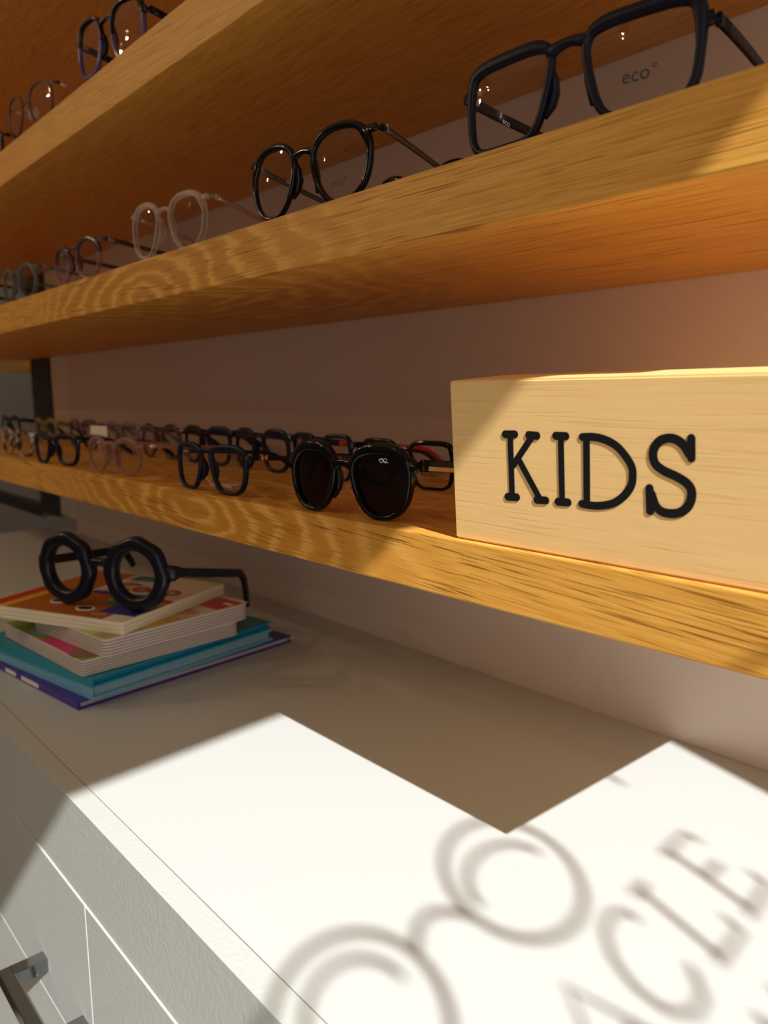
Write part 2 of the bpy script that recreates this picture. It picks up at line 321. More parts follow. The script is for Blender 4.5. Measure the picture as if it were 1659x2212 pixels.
# ------------------------------------------------------------------ counter + cabinet
ct = thing('counter_top', 'long white laminate counter under the lowest oak shelf', 'counter', (0, 0, CZ))
CXL = -1.56
obj('slab', box(CXL, XW - 0.001, -0.1349, WY - 0.0005, -0.032, 0.0, 0.0003), M_white, ct)
cb = thing('cabinet', 'white cabinet with flat drawer fronts below the counter', 'cabinet', (0, 0, -1.12))
F0, F1 = -0.1522, -0.1355
def cz(z): return z + 1.12
obj('body', box(CXL, XW - 0.001, F1 + 0.0012, WY - 0.002, cz(-1.12), cz(CZ - 0.033)), plain('cabinet body', (0.5, 0.5, 0.48), 0.5), cb)
fa = obj('fascia', box(CXL, XW - 0.001, F0, F1, cz(-0.3000), cz(CZ), 0.0005), [M_cab], cb)
seams = [-1.36, -0.787, -0.2125, 0.362, 0.93]
for k in range(len(seams) - 1):
    a, b = seams[k] + 0.0006, seams[k+1] - 0.0006
    if k <= 1:
        obj('drawer_front', box(a, b, F0 - 0.0012, F1, cz(-0.4500), cz(-0.3012), 0.0007), M_cab, cb); obj('drawer_front', box(a, b, F0 - 0.0012, F1, cz(-1.05), cz(-0.4510), 0.0006), M_cab, cb)
    else: obj('drawer_front', box(a, b, F0 - 0.0012, F1, cz(-1.05), cz(-0.3012), 0.0007), M_cab, cb)
bm = bmesh.new(); add_box(bm, -0.334, -0.222, -0.192, -0.181, cz(-0.4225), cz(-0.4095), 0.0008)
for xa in (-0.334, -0.235): add_box(bm, xa, xa + 0.013, -0.183, F0 - 0.0012, cz(-0.4225), cz(-0.4095), 0.0008)
hd = obj('handle', bm, M_chrome, cb); hd['label'] = 'square chrome bar handle'

# ------------------------------------------------------------------ black frame and the bay beyond it
fr = thing('metal_frame', 'black metal frame post and rail at the left end of the wall', 'frame', (XL - 0.115, WY, -0.2))
def rel(x0, x1, y0, y1, z0, z1, b=0.001): return box(x0 - (XL - 0.115), x1 - (XL - 0.115), y0 - WY, y1 - WY, z0 + 0.2, z1 + 0.2, b)
obj('post', rel(-1.690, -1.5555, WY + 0.0, WY + 0.03, -0.198, 1.5), M_black, fr)
obj('rail', rel(-3.4, -1.690, WY + 0.0, WY + 0.03, -0.212, -0.184), M_black, fr)
tag(obj('far_shelf', box(-3.6, -2.0, 0.75, 1.299, 0.205, 0.245, 0.001), M_oak2), 'small stretch of oak shelf seen behind the black frame post', 'shelf')
tag(obj('side_table', box(-3.6, -1.9, 0.5, 1.2, -0.62, -0.58, 0.002), M_white), 'pale low surface seen through the gap beyond the counter end', 'table')

# ------------------------------------------------------------------ the KIDS block
bm = bmesh.new()
kb = tag(thing('kids_block', '', '', (0, 0, 0)), 'pale wooden block lettered KIDS standing at the right end of lowest shelf', 'sign')
x0, x1 = 0.0305, 0.226
prof = [(0.0040, 0.0003), (-0.0021, 0.0950), (0.0500, 0.0990), (0.0500, 0.0003)]
add_prism(bm, prof, x0, x1, 'x'); bmesh.ops.bevel(bm, geom=list(bm.edges), offset=0.0011, segments=3, affect='EDGES')
obj('block', bm, M_pine, kb)
def kplace(x, z, h): return (x, 0.004 - 0.065 * z - h, z)
LET = {'K': [(0.00375, [(0.0761, 0.0651), (0.0763, 0.0299)]), (0.00434, [(0.0725, 0.0649), (0.0794, 0.0651)]), (0.00441, [(0.0731, 0.0296), (0.0796, 0.03)]), (0.00368, [(0.0916, 0.0645), (0.0774, 0.0475)]), (0.00442, [(0.0891, 0.065), (0.0945, 0.0648)]), (0.00368, [(0.0823, 0.0504), (0.0955, 0.0308)]), (0.00425, [(0.0937, 0.0298), (0.0997, 0.0301)])],
 'I': [(0.00428, [(0.1069, 0.0652), (0.1132, 0.0652)]), (0.00353, [(0.1101, 0.0651), (0.1103, 0.0306)]), (0.00434, [(0.1077, 0.0301), (0.114, 0.0304)])],
 'D': [(0.00381, [(0.1258, 0.0651), (0.1257, 0.0311)]), (0.00408, [(0.1234, 0.0651), (0.13, 0.0654), (0.1369, 0.0642), (0.1432, 0.0613), (0.1482, 0.0566), (0.1514, 0.0519), (0.1521, 0.048), (0.1515, 0.0431), (0.1487, 0.0384), (0.1442, 0.0344), (0.1391, 0.0319), (0.1309, 0.0303), (0.1226, 0.0305)])],
 'S': [(0.00389, [(0.1817, 0.0666), (0.1819, 0.0575)]), (0.00435, [(0.1809, 0.0593), (0.1781, 0.0633), (0.1742, 0.0658), (0.1702, 0.0662), (0.1661, 0.0647), (0.1634, 0.0612), (0.1628, 0.0574), (0.1642, 0.0537), (0.1683, 0.0509), (0.1744, 0.0487), (0.1794, 0.0462), (0.182, 0.0432), (0.1822, 0.039), (0.1803, 0.0346), (0.1766, 0.0318), (0.1721, 0.0308), (0.1675, 0.0313), (0.1643, 0.0339), (0.1622, 0.0391)]), (0.00412, [(0.1611, 0.0419), (0.1615, 0.0309)])]}
def smooth_line(P, k=4):
    if len(P) < 4: return P
    Q = []
    for i in range(len(P)-1):
        p0, p1, p2, p3 = [Vector(P[max(0, min(len(P)-1, j))]) for j in (i-1, i, i+1, i+2)]
        for s in range(k):
            t = s / k; Q.append(tuple(0.5 * ((2*p1) + (p2-p0)*t + (2*p0-5*p1+4*p2-p3)*t*t + (3*p1-p0-3*p2+p3)*t**3)))
    Q.append(P[-1]); return Q
for ch, st in LET.items():
    bm = bmesh.new()
    for j, (w, pl) in enumerate(st): add_stroke(bm, smooth_line(pl), w / 2, kplace, -0.0001, 0.00035 + 0.00002 * j)
    obj('letter_' + ch.lower(), bm, M_vinyl, kb)

# ------------------------------------------------------------------ eyeglasses
def outline(shape, a, b, n=48):
    P = []
    for i in range(n):
        th = 2 * PI * i / n; c, s = math.cos(th), math.sin(th)
        e, taper, nas, flat = {'round': (2.25, 0.03, 0.05, 0.0), 'panto': (2.4, 0.10, 0.14, 0.0), 'rect': (4.2, 0.06, 0.16, 0.0), 'way': (3.2, 0.12, 0.15, 0.0), 'soft': (2.9, 0.05, 0.12, 0.0)}[shape]
        x = a * math.copysign(abs(c) ** (2/e), c); z = b * math.copysign(abs(s) ** (2/e), s)
        x *= 1 + taper * z / b
        if x < 0 and z < b * 0.3: x *= 1 - nas * ((b*0.3 - z) / (1.3*b)) ** 1.2 * 1.6
        P.append(Vector((x, z)))
    return P
def glasses(name, label, loc, yaw, W, H, shape='round', br=0.016, ep=0.004, t=0.0028, brow=0.0015, d=0.0038, frame=M_glossblack, temple=None, tip=None, tipfrac=0.72,
            lens=M_lens, hinge_v=0.78, wrap=1.2, th=0.0040, tw=0.0014, L=0.138, pads='acetate', print_=None, group=None, bridge_v=0.76, bridge_h=0.0032, metal=False, lensmat2=None, emblem=None, browmat=None, drop=True):
    R = thing(name, label, 'glasses', loc, yaw, group)
    temple = temple or frame; tip = tip or temple
    ao = (W/2 - ep - br/2) / 2; cx = br/2 + ao; bo = H/2; zc = H/2
    def curve(x): return wrap * x * x
    bm = bmesh.new(); inner_pts = {}
    for s in (-1, 1):
        out = outline(shape, ao, bo); n = len(out); rings = []; inn = []
        for i in range(n):
            tn = (out[(i+1) % n] - out[i-1]).normalized(); nr = Vector((tn.y, -tn.x)); up = max(0, nr.y)
            tt = t + brow * up ** 1.5 + 0.0022 * max(0.0, min(1.0, (nr.x + 0.1) * 1.2)) * math.exp(-((out[i].y - bo * 0.56) / (0.30 * bo)) ** 2)
            q_in = out[i] - nr * tt; inn.append(q_in)
            ring = []
            for k, y in ((0, -.5+.22), (0, -.5+.22),): pass
            for f, y in ((0, -0.28), (0.18, -0.5), (0.80, -0.5), (1, -0.26), (1, 0.30), (0.82, 0.5), (0.15, 0.5), (0, 0.3)):
                q = q_in.lerp(out[i], f); xx = s * (cx + q.x); ring.append(bm.verts.new((xx, curve(xx) + y * d, zc + q.y)))
            rings.append(ring)
        for i in range(n):
            A, B = rings[i], rings[(i+1) % n]
            for k in range(8):
                f = bm.faces.new((A[k], A[(k+1) % 8], B[(k+1) % 8], B[k]))
                if browmat is not None and out[i].y < 0.15 * bo: f.material_index = 1
        inner_pts[s] = inn
    # bridge
    zb = H * bridge_v; hb = br/2 + 0.0035
    pts = [(x * hb, curve(x*hb) - 0.0005, zb + 0.0030 * (1 - x*x)) for x in (-1, -.6, -.25, 0, .25, .6, 1)]
    bh = bridge_h / 2; add_sweep(bm, pts, [bh*1.7, bh*1.25, bh, bh*.95, bh, bh*1.25, bh*1.7], d * 0.42, side=(0, 1, 0))
    # end pieces
    hh = H * hinge_v; xo = W/2
    for s in (-1, 1):
        xi = s * (xo - ep - 0.004)
        add_sweep(bm, [(xi, curve(xi), hh - .001), (s*(xo-0.0022), curve(xo)+0.0005, hh), (s*(xo-0.0012), curve(xo)+0.004, hh), (s*(xo-0.0012), curve(xo)+0.008, hh)], [th*.75, th*.62, th*.6, th*.55], [d*.44, d*.46, .0018, .0016], side=None if False else (0.3*s, 0.95, 0))
    mats = [frame] + ([browmat] if browmat is not None else [])
    obj('frame_front', bm, mats, R, True)
    # lenses
    for s in (-1, 1):
        bm = bmesh.new(); inn = inner_pts[s]
        fr_, bk = [], []
        cen = Vector((0, 0))
        lay = []
        for f in (1.0, 0.66, 0.33):
            lay.append([bm.verts.new((s*(cx+q.x*f*1.012), curve(s*(cx+q.x*f)) - 0.0004 - 0.0010*(1-f*f), zc+q.y*f*1.012)) for q in inn])
        c = bm.verts.new((s*cx, curve(cx) - 0.0014, zc)); n = len(inn)
        for j in range(2):
            for i in range(n): bm.faces.new((lay[j][i], lay[j][(i+1) % n], lay[j+1][(i+1) % n], lay[j+1][i]))
        for i in range(n): bm.faces.new((lay[2][i], lay[2][(i+1) % n], c))
        le = obj('lens', bm, lens, R, True)
        if print_ and s == print_[3]:
            txt, size, (ux, uz) = print_[:3]
            mt = print_[4] if len(print_) > 4 else M_print
            if txt == 'eco' and ux > -0.002:
                bq = bmesh.new(); add_stroke(bq, [(size*0.93 + size*0.10*math.cos(k*PI/6), size*0.55 + size*0.10*math.sin(k*PI/6)) for k in range(13)], size*0.025, lambda u, v, h: (s*cx + ux + u, curve(s*cx+ux+u) - 0.0021 - h, zc + uz + v), 0, 0.0001); obj('lens_print', bq, mt, le)
            obj('lens_print', text_bm(txt, size, lambda u, v: (s*cx + ux + u, curve(s*cx+ux+u) - 0.0021, zc + uz + v)), mt, le)
    # temples
    straight = L * 0.66; bend = L - straight; slope = (hh - 0.0290 * bend / 0.047 - th*0.6) / straight
    for s in (-1, 1):
        y0 = curve(xo) + 0.0065; pts = []
        for k in range(9):
            q = k / 8 * straight; pts.append((s * (xo - 0.0012 - 0.000 - 0.05 * q * q / straight * 1.0), y0 + q, hh - slope * q))
        x, y, z = pts[-1]; N = 8
        for k in range(1, N+1):
            an = math.atan(slope) + math.radians(40) * (k / N) ** 0.7; st_ = bend / N
            y += math.cos(an) * st_; z -= math.sin(an) * st_; x -= s * 0.0004; pts.append((x, y, z))
        dz = (th * 0.75) - pts[-1][2]
        M = len(pts)
        pts = [(p[0], p[1], p[2] + dz * (i / (M-1))) for i, p in enumerate(pts)]
        cut = int(M * tipfrac) if tip is not temple else M - 1
        hs = [th * (0.5 + 0.10 * (1 - i/8)) if i < 9 else th * (0.5 + 0.22 * min(1, (i-8)/5)) for i in range(M)]; hs[-1] *= 0.75
        bm = bmesh.new(); add_sweep(bm, pts[:cut+1], hs[:cut+1], tw, side=(1, 0, 0)); tp = obj('temple', bm, temple, R, True)
        if tip is not temple:
            bm = bmesh.new(); add_sweep(bm, pts[cut:], [h * 1.08 for h in hs[cut:]], tw * 1.1, side=(1, 0, 0)); q = obj('temple_tip', bm, tip, tp, True)
        bm = bmesh.new(); add_box(bm, s*(xo-0.0012) - s*0.0030 if s > 0 else s*(xo-0.0012), s*(xo-0.0012) if s > 0 else s*(xo-0.0012) - s*0.0030, y0-0.003, y0+0.003, hh-th*.36, hh+th*.36, 0.0004)
        obj('hinge', bm, M_steel, R)
        if emblem == 'bar':
            bm = bmesh.new(); add_box(bm, s*(xo-0.0012)-0.0022, s*(xo-0.0012)+0.0022, y0+0.001, y0+0.0022, hh-th*.6, hh+th*.6, 0.0003); obj('hinge_cap', bm, M_steel, R)
        if emblem == 'gold' and s == 1:
            bm = bmesh.new(); X = xo - 0.0012 + tw
            for dy in (0.004, 0.0085): add_box(bm, X-0.0002, X+0.0006, y0+dy, y0+dy+0.0018, hh-.0024, hh+.0020, 0.0002)
            add_box(bm, X-0.0002, X+0.0005, y0+0.005, y0+0.009, hh-.0007, hh+.0005); q = obj('emblem', bm, M_gold, R); q['label'] = 'small gold emblem on the temple'
    # nose pads
    for s in (-1, 1):
        bm = bmesh.new()
        if pads == 'acetate':
            add_sweep(bm, [(s*(br/2+0.0022), 0.0006, zc+H*.20), (s*(br/2+0.0010), 0.0030, zc+H*.08), (s*(br/2+0.0012), 0.0042, zc-H*.04), (s*(br/2+0.0026), 0.0036, zc-H*.16), (s*(br/2+0.0050), 0.0008, zc-H*.28)], [0.0016, 0.0032, 0.0038, 0.0030, 0.0014], [0.0012, 0.0018, 0.0020, 0.0018, 0.0010], side=(1, 0.3, 0))
            obj('nose_pad', bm, frame, R, True)
        else:
            add_sweep(bm, [(s*(br/2+0.001), 0.0, zc+H*.10), (s*(br/2-0.001), 0.005, zc+H*.08), (s*(br/2-0.0012), 0.0075, zc-H*.02)], 0.0005, 0.0005)
            pa = obj('pad_arm', bm, M_steel, R, True)
            bm = bmesh.new(); bmesh.ops.create_uvsphere(bm, u_segments=12, v_segments=8, radius=1.0, matrix=Matrix.Translation((s*(br/2-0.0018), 0.0085, zc-H*.04)) @ Matrix.Rotation(s*0.25, 4, 'Y') @ Matrix.Diagonal((0.0016, 0.0034, 0.0066, 1))); obj('pad', bm, M_pad, pa, True)
    return R
def side_text(R, s, W, wrap, hh, slope, txt, size, y_at, inner=True, mt=M_wprint, tw=0.0014):
    """lettering on a temple face"""
    xo = W/2; X = s * (xo - 0.0012) + (-s if inner else s) * (tw + 0.0002)
    y0 = wrap * xo * xo + 0.0065
    dirn = -1 if (s > 0) == inner else 1   # reading direction seen from the face
    def pl(u, v):
        y = y0 + y_at + (dirn * u); q = y - y0; return (X - s * 0.05 * q * q / 0.09, y, hh - slope * q + v - size * 0.3)
    obj('temple_print', text_bm(txt, size, pl), mt, R)
def price_tag(label, loc, rz, w=0.022, h=0.010, group=None):
    t = thing('price_tag', label, 'tag', loc, rz, group)
    obj('card', box(0, w, 0, h, 0.0002, 0.0006, 0.0001), M_paper, t)
    bm = bmesh.new(); P = [(-0.0, h*.5, 0.001)]
    for k in range(1, 9): a = PI * k / 8; P.append((-0.006 * math.sin(a) - 0.001*k, h*.5 + 0.004 * math.sin(2*a), 0.001 + 0.017 * math.sin(a/2)))
    add_sweep(bm, P, 0.00035, 0.00035, n=6); obj('string', bm, M_paper, t, True)
    return t

G1 = 'glasses in the front row of the lowest shelf'; G2 = 'glasses on the middle shelf'; G3 = 'glasses on the upper shelf'; GB = 'glasses in the back row of the lowest shelf'
# lowest shelf, front row
g = glasses('sunglasses', 'glossy black sunglasses with dark round lenses beside the KIDS block', (-0.0885, 0.0115, Z1), 0.085, 0.1345, 0.0545, 'panto', br=0.015, ep=0.0045, t=0.0036, brow=0.005, d=0.0065, lens=M_dark, temple=M_glossblack, th=0.0075, tw=0.0016, hinge_v=0.72, bridge_v=0.66, bridge_h=0.006, group=None)
# gold strip along both temples, white emblem on the right lens
for s in (-1, 1):
    bm = bmesh.new(); X = s*(0.0660+0.0006+0.0012); y0 = 1.2*0.0672**2 + 0.010; hh = 0.72*0.0545
    add_sweep(bm, [(X - s*0.05*(k*0.01)**2/0.09, y0 + k*0.010, hh - 0.0021 - 0.115*(k*0.010)) for k in range(8)], 0.0017, 0.0011, side=(1, 0, 0)); q = obj('inlay', bm, plain('cream inlay', (0.62, 0.46, 0.24), 0.3), g, True); q['label'] = 'pale gold strip along the black temple'
bm = bmesh.new()
def lplace(u, v, h): return (0.0415 + u, 1.2*(0.0415+u)**2 - 0.0040 - h, 0.0425 + v)
for c in (-0.0017, 0.0017): add_stroke(bm, [(c + 0.0015*math.cos(k*PI/9), 0.0015*math.sin(k*PI/9)) for k in range(19)], 0.00016, lplace, 0, 0.0001)
add_stroke(bm, [(-0.0042, 0.0004), (-0.0017, 0.0007), (0.0017, -0.0007), (0.0042, -0.0014)], 0.00016, lplace, 0, 0.0001)
obj('lens_emblem', bm, M_wprint, g)
side_text(g, -1, 0.1345, 1.2, 0.0392, 0.11, 'nas paul |', 0.0052, 0.034, True)
glasses('eyeglasses', 'matte navy kids glasses with a gold emblem on the hinge, left of the sunglasses', (-0.2890, 0.0085, Z1), 0.010, 0.1335, 0.0450, 'way', br=0.016, ep=0.0045, t=0.0034, brow=0.0022, d=0.0045, frame=M_matnavy, lens=M_lens, hinge_v=0.76, bridge_v=0.80, bridge_h=0.0045, emblem='gold', print_=('ttttttttt', 0.0040, (0.002, -0.0155), 1, M_fadeprint))
glasses('eyeglasses', 'transparent rose round glasses between two dark pairs on the lowest shelf', (-0.5260, 0.0140, Z1), 0.085, 0.1320, 0.0430, 'round', br=0.017, t=0.0032, d=0.0042, frame=M_rose, temple=M_rosemetal, tip=M_rose, bridge_h=0.004, th=0.0036)
glasses('eyeglasses', 'black squarish glasses left of the rose pair on the lowest shelf', (-0.7020, 0.0080, Z1), 0.093, 0.1345, 0.0415, 'way', br=0.017, t=0.0042, brow=0.002, d=0.0045, frame=M_navy, bridge_h=0.005)
glasses('eyeglasses', 'blurred mottled tortoise glasses at the far left of the front row', (-0.9100, 0.0200, Z1), 0.05, 0.1340, 0.0430, 'soft', br=0.017, t=0.0042, brow=0.002, d=0.0045, frame=M_tort, bridge_h=0.005)
price_tag('white price tag lying behind the dark sunglasses', (-0.108, 0.040, Z1), 0.5, 0.024, 0.011)
price_tag('white price tag lying behind the navy kids glasses', (-0.335, 0.035, Z1), 0.7, 0.028, 0.009)
# lowest shelf, back row
YB = 0.150
glasses('eyeglasses', 'black rectangular glasses with script on the lens, behind the sunglasses', (-0.186, 0.158, Z1), 0.06, 0.1290, 0.0455, 'rect', br=0.017, ep=0.005, t=0.0028, brow=0.002, d=0.004, frame=M_glossblack, hinge_v=0.82, L=0.118, print_=('Ray-Ban', 0.0055, (0.0, -0.010), 1))
glasses('eyeglasses', 'dark glasses with bright red temple ends behind the sunglasses', (-0.305, 0.148, Z1), -0.02, 0.1120, 0.0480, 'rect', br=0.017, t=0.0028, frame=M_navy, temple=M_navy, tip=M_red, tipfrac=0.30, th=0.0062, L=0.132)
glasses('eyeglasses', 'dark navy glasses with blue temples tipped orange in the back row', (-0.426, YB, Z1), -0.03, 0.1280, 0.0500, 'soft', br=0.017, t=0.0044, brow=0.004, frame=M_navy, temple=M_blue, tip=M_orange, tipfrac=0.70, th=0.0055, L=0.130, hinge_v=0.84)
glasses('eyeglasses', 'dark navy glasses in the back row directly above the small navy pair', (-0.556, YB, Z1), 0.0, 0.1270, 0.0500, 'way', br=0.017, t=0.0046, brow=0.005, frame=M_matnavy, temple=M_navy, th=0.005, L=0.130, hinge_v=0.86)
glasses('eyeglasses', 'dark plum glasses in the back row behind the rose pair', (-0.690, YB, Z1), 0.02, 0.1260, 0.0500, 'round', br=0.017, t=0.0042, brow=0.004, frame=M_brown, temple=M_navy, th=0.005, L=0.130, hinge_v=0.84)
glasses('eyeglasses', 'smoky lilac see-through glasses in the back row left of the plum pair', (-0.828, YB, Z1), 0.0, 0.1280, 0.0500, 'rect', br=0.017, t=0.0034, brow=0.002, frame=M_smoke, temple=M_smoke, th=0.005, L=0.130, hinge_v=0.84)
glasses('eyeglasses', 'smoky grey glasses in the back row in front of the black post', (-0.990, YB, Z1), 0.0, 0.1280, 0.0500, 'rect', br=0.017, t=0.0034, brow=0.002, frame=M_brown, temple=M_smoke, th=0.005, L=0.130, hinge_v=0.84)
glasses('eyeglasses', 'olive see-through glasses at the far left of the back row', (-1.180, YB, Z1), 0.0, 0.1280, 0.0500, 'round', br=0.017, t=0.0040, brow=0.002, frame=M_olive, temple=M_olive, th=0.005, L=0.130, hinge_v=0.84)
glasses('eyeglasses', 'black glasses at the extreme left edge of the back row', (-1.400, YB, Z1), 0.0, 0.1300, 0.0520, 'round', br=0.017, t=0.0035, brow=0.002, frame=M_glossblack, temple=M_glossblack, th=0.005, L=0.130, hinge_v=0.84)
t = thing('price_tag', 'square white price tag standing against the smoky lilac glasses', 'tag', (-0.915, YB - 0.012, Z1), 0.1)
obj('card', box(0, 0.055, 0, 0.0006, 0.018, 0.042), M_paper, t); obj('string', box(0.026, 0.027, 0, 0.0006, 0.0, 0.018), M_paper, t)
# middle shelf
g = glasses('eyeglasses', 'large matte navy rectangular glasses at the right end of the middle shelf', (0.1010, 0.0110, Z2), 0.080, 0.1440, 0.0505, 'rect', br=0.017, ep=0.0045, t=0.0038, brow=0.0026, d=0.0048, frame=M_matnavy, temple=M_matnavy, bridge_v=0.80, bridge_h=0.0045, hinge_v=0.70, th=0.0052, print_=('eco', 0.0095, (-0.001, -0.0100), 1))
side_text(g, -1, 0.1440, 1.2, 0.035, 0.13, 'eco', 0.0050, 0.030, True)
price_tag('white tag string looped on the left temple of the large navy glasses', (0.062, 0.055, Z2), 0.3, 0.018, 0.010)
g = glasses('eyeglasses', 'glossy black round glasses with lettering on the right lens, middle shelf', (-0.1250, 0.0080, Z2), 0.100, 0.138, 0.054, 'panto', br=0.016, ep=0.005, t=0.0036, brow=0.0014, d=0.0045, frame=M_glossblack, temple=M_gun, bridge_v=0.72, bridge_h=0.0042, L=0.122, hinge_v=0.84, th=0.0038, tw=0.001, emblem='bar', print_=('eco', 0.0080, (-0.001, -0.0150), 1))
side_text(g, -1, 0.1360, 1.2, 0.0445, 0.15, 'eco', 0.0042, 0.030, True, tw=0.001)
glasses('eyeglasses', 'clear crystal round glasses, second pair left of the large navy ones', (-0.3500, 0.0085, Z2), 0.128, 0.1295, 0.0530, 'panto', br=0.016, ep=0.005, t=0.004, brow=0.0015, d=0.0045, frame=M_clear, temple=M_rosemetal, tip=M_clear, bridge_v=0.74, L=0.122, hinge_v=0.84, th=0.0036, tw=0.001, emblem='bar', print_=('eco', 0.0080, (-0.003, -0.0150), 1))
glasses('eyeglasses', 'brown to pale pink glasses between the clear pair and the grey pair', (-0.5755, 0.0040, Z2), 0.032, 0.1370, 0.0465, 'round', br=0.017, t=0.0036, brow=0.0018, d=0.0045, frame=M_brown, browmat=M_rose, temple=M_brown, hinge_v=0.86, th=0.0046, emblem='bar')
glasses('eyeglasses', 'grey-green see-through glasses near the left end of the middle shelf', (-0.8045, 0.0090, Z2), 0.045, 0.1330, 0.0480, 'round', br=0.017, t=0.0044, brow=0.001, d=0.005, frame=M_grayclear, temple=M_grayclear, hinge_v=0.84, emblem='bar')
glasses('eyeglasses', 'black glasses cut off by the left picture edge, middle shelf', (-0.9900, 0.0090, Z2), 0.05, 0.1330, 0.0450, 'soft', br=0.017, t=0.0034, frame=M_glossblack)
glasses('eyeglasses', 'glossy black pair behind the round black glasses, mostly hidden by the shelf edge', (-0.148, 0.146, Z2), 0.06, 0.1340, 0.0590, 'round', br=0.017, t=0.0034, brow=0.002, d=0.0045, frame=M_glossblack, hinge_v=0.8, L=0.115)
glasses('eyeglasses', 'thin black pair behind the clear glasses, mostly hidden by the shelf edge', (-0.425, 0.150, Z2), 0.10, 0.1300, 0.0550, 'soft', br=0.017, t=0.0030, d=0.0045, frame=M_glossblack, hinge_v=0.8, L=0.115)
# upper shelf
glasses('eyeglasses', 'glossy black and purple glasses at the top edge, upper shelf', (-0.4500, 0.0060, Z3), 0.152, 0.1280, 0.0560, 'soft', br=0.016, t=0.0032, brow=0.001, d=0.005, frame=M_glossblack, browmat=M_purple, temple=M_glossblack, th=0.006, hinge_v=0.70)
glasses('eyeglasses', 'thin dark brown metal glasses with clear nose pads, upper shelf', (-0.6980, 0.0040, Z3), 0.094, 0.1350, 0.0500, 'panto', br=0.019, t=0.0016, brow=0.0006, d=0.0026, frame=M_brown, temple=M_rosemetal, tip=M_brown, tipfrac=0.25, pads='metal', bridge_v=0.62, bridge_h=0.0022, hinge_v=0.86, th=0.0032, tw=0.0008)
glasses('eyeglasses', 'black glasses barely visible at the left picture edge, upper shelf', (-0.9050, 0.0090, Z3), 0.05, 0.1330, 0.0450, 'soft', br=0.017, t=0.0034, frame=M_glossblack)

# ------------------------------------------------------------------ books
def bcol(n, c, r=0.35): return plain(n, c, r, var=0.03, vscale=60)
B_purple = bcol('purple cover', (0.045, 0.018, 0.30)); B_teal = bcol('teal cover', (0.01, 0.26, 0.38)); B_light = bcol('light blue cover', (0.15, 0.42, 0.62))
B_cyan = bcol('cyan edge', (0.0, 0.20, 0.36)); B_page = bcol('book pages', (0.55, 0.52, 0.55), 0.7); B_lpage = bcol('blue grey pages', (0.26, 0.42, 0.52), 0.7)
B_board = bcol('board page edge', (0.62, 0.54, 0.50), 0.6); B_gap = bcol('board page gap', (0.22, 0.15, 0.13), 0.8); B_cream = bcol('cream board', (0.78, 0.68, 0.50), 0.6)
P = {k: bcol('print ' + k, c, 0.3) for k, c in dict(green=(0.20, 0.38, 0.05), lime=(0.42, 0.55, 0.08), pink=(0.62, 0.02, 0.17), brown=(0.24, 0.10, 0.04), red=(0.55, 0.02, 0.02), cream=(0.70, 0.58, 0.45), yellow=(0.72, 0.42, 0.03), orange=(0.45, 0.12, 0.02), orange2=(0.70, 0.20, 0.03), blue=(0.02, 0.03, 0.28), dark=(0.02, 0.015, 0.02), tan=(0.38, 0.22, 0.13), white=(0.8, 0.75, 0.72), sky=(0.25, 0.45, 0.55), teal=(0.01, 0.18, 0.20), darkred=(0.22, 0.012, 0.015)).items()}
def hardcover(label, cor, z0, z1, ang, L1, L2, cover, pages, spine=None, ct=0.0018):
    t = thing('hardcover_book', label, 'book', (cor[0], cor[1], z0), math.radians(ang)); h = z1 - z0
    obj('back_cover', box(0, L1, 0, L2, 0, ct, 0.0003), cover, t)
    obj('front_cover', box(0, L1, 0, L2, h - ct, h, 0.0003), cover, t)
    obj('page_block', box(0.003, L1 - 0.003, 0.004, L2 - 0.004, ct, h - ct), pages, t)
    if spine is not None: obj('spine', box(-0.0016, 0.0002, 0, L2, 0, h, 0.0003), spine, t)
    return t
hb = hardcover('blue purple hardcover book at the bottom of the stack', (-0.401, -0.0832), CZ, -0.2115, 97.5, 0.281, 0.235, B_purple, B_page, B_purple)
bm = bmesh.new(); add_box(bm, -0.0022, -0.0014, 0.085, 0.125, 0.002, 0.0065); add_box(bm, -0.0022, -0.0014, 0.14, 0.165, 0.002, 0.0065); q = obj('spine_label', bm, P['white'], hb); q['label'] = 'white lettering patches on the spine'
obj('bookmark', box(0.281, 0.286, 0.0, 0.008, 0.003, 0.006, 0.0004), P['cream'], hb)
lb = hardcover('light blue hardcover book, second from the bottom of the stack', (-0.3944, -0.0711), -0.2113, -0.1968, 100, 0.242, 0.225, B_light, B_lpage, B_light, 0.003)
tb = hardcover('teal hardcover book with a dark red picture, third from the bottom', (-0.3899, -0.0719), -0.1966, -0.1872, 101.0, 0.243, 0.23, B_teal, B_cyan, B_teal)
bm = bmesh.new(); add_box(bm, 0.012, 0.13, 0.055, 0.20, 0.0094, 0.0096); obj('cover_print', bm, P['darkred'], tb)
def boardbook(label, cor, z0, z1, ang, L1, L2, n, edge, r=0.010, gap=0.0005):
    t = thing('board_book', label, 'book', (cor[0], cor[1], z0), math.radians(ang)); h = z1 - z0; th_ = h / n
    def rect(i):  # rounded corners
        P_ = []
        for cx_, cy_, a0 in ((L1 - r, r, -90), (L1 - r, L2 - r, 0), (r*.5, L2 - r*.5, 90), (r*.5, r*.5, 180)):
            rr = r if cx_ > L1/2 else r*.5
            for k in range(5): a = math.radians(a0 + 22.5 * k); P_.append((cx_ + rr*math.cos(a) - i, cy_ + rr*math.sin(a)))
        return P_
    for i in range(n):
        bm = bmesh.new(); pts = rect(0)
        add_prism(bm, pts, i*th_ + gap, (i+1)*th_ - (gap if i < n-1 else 0)); obj('page', bm, edge, t)
    bm = bmesh.new(); pts = [(x*0.992 + L1*.004, y*0.992 + L2*.004) for x, y in rect(0)]; add_prism(bm, pts, 0.0002, h - 0.0004); obj('core', bm, B_gap, t)
    return t, h
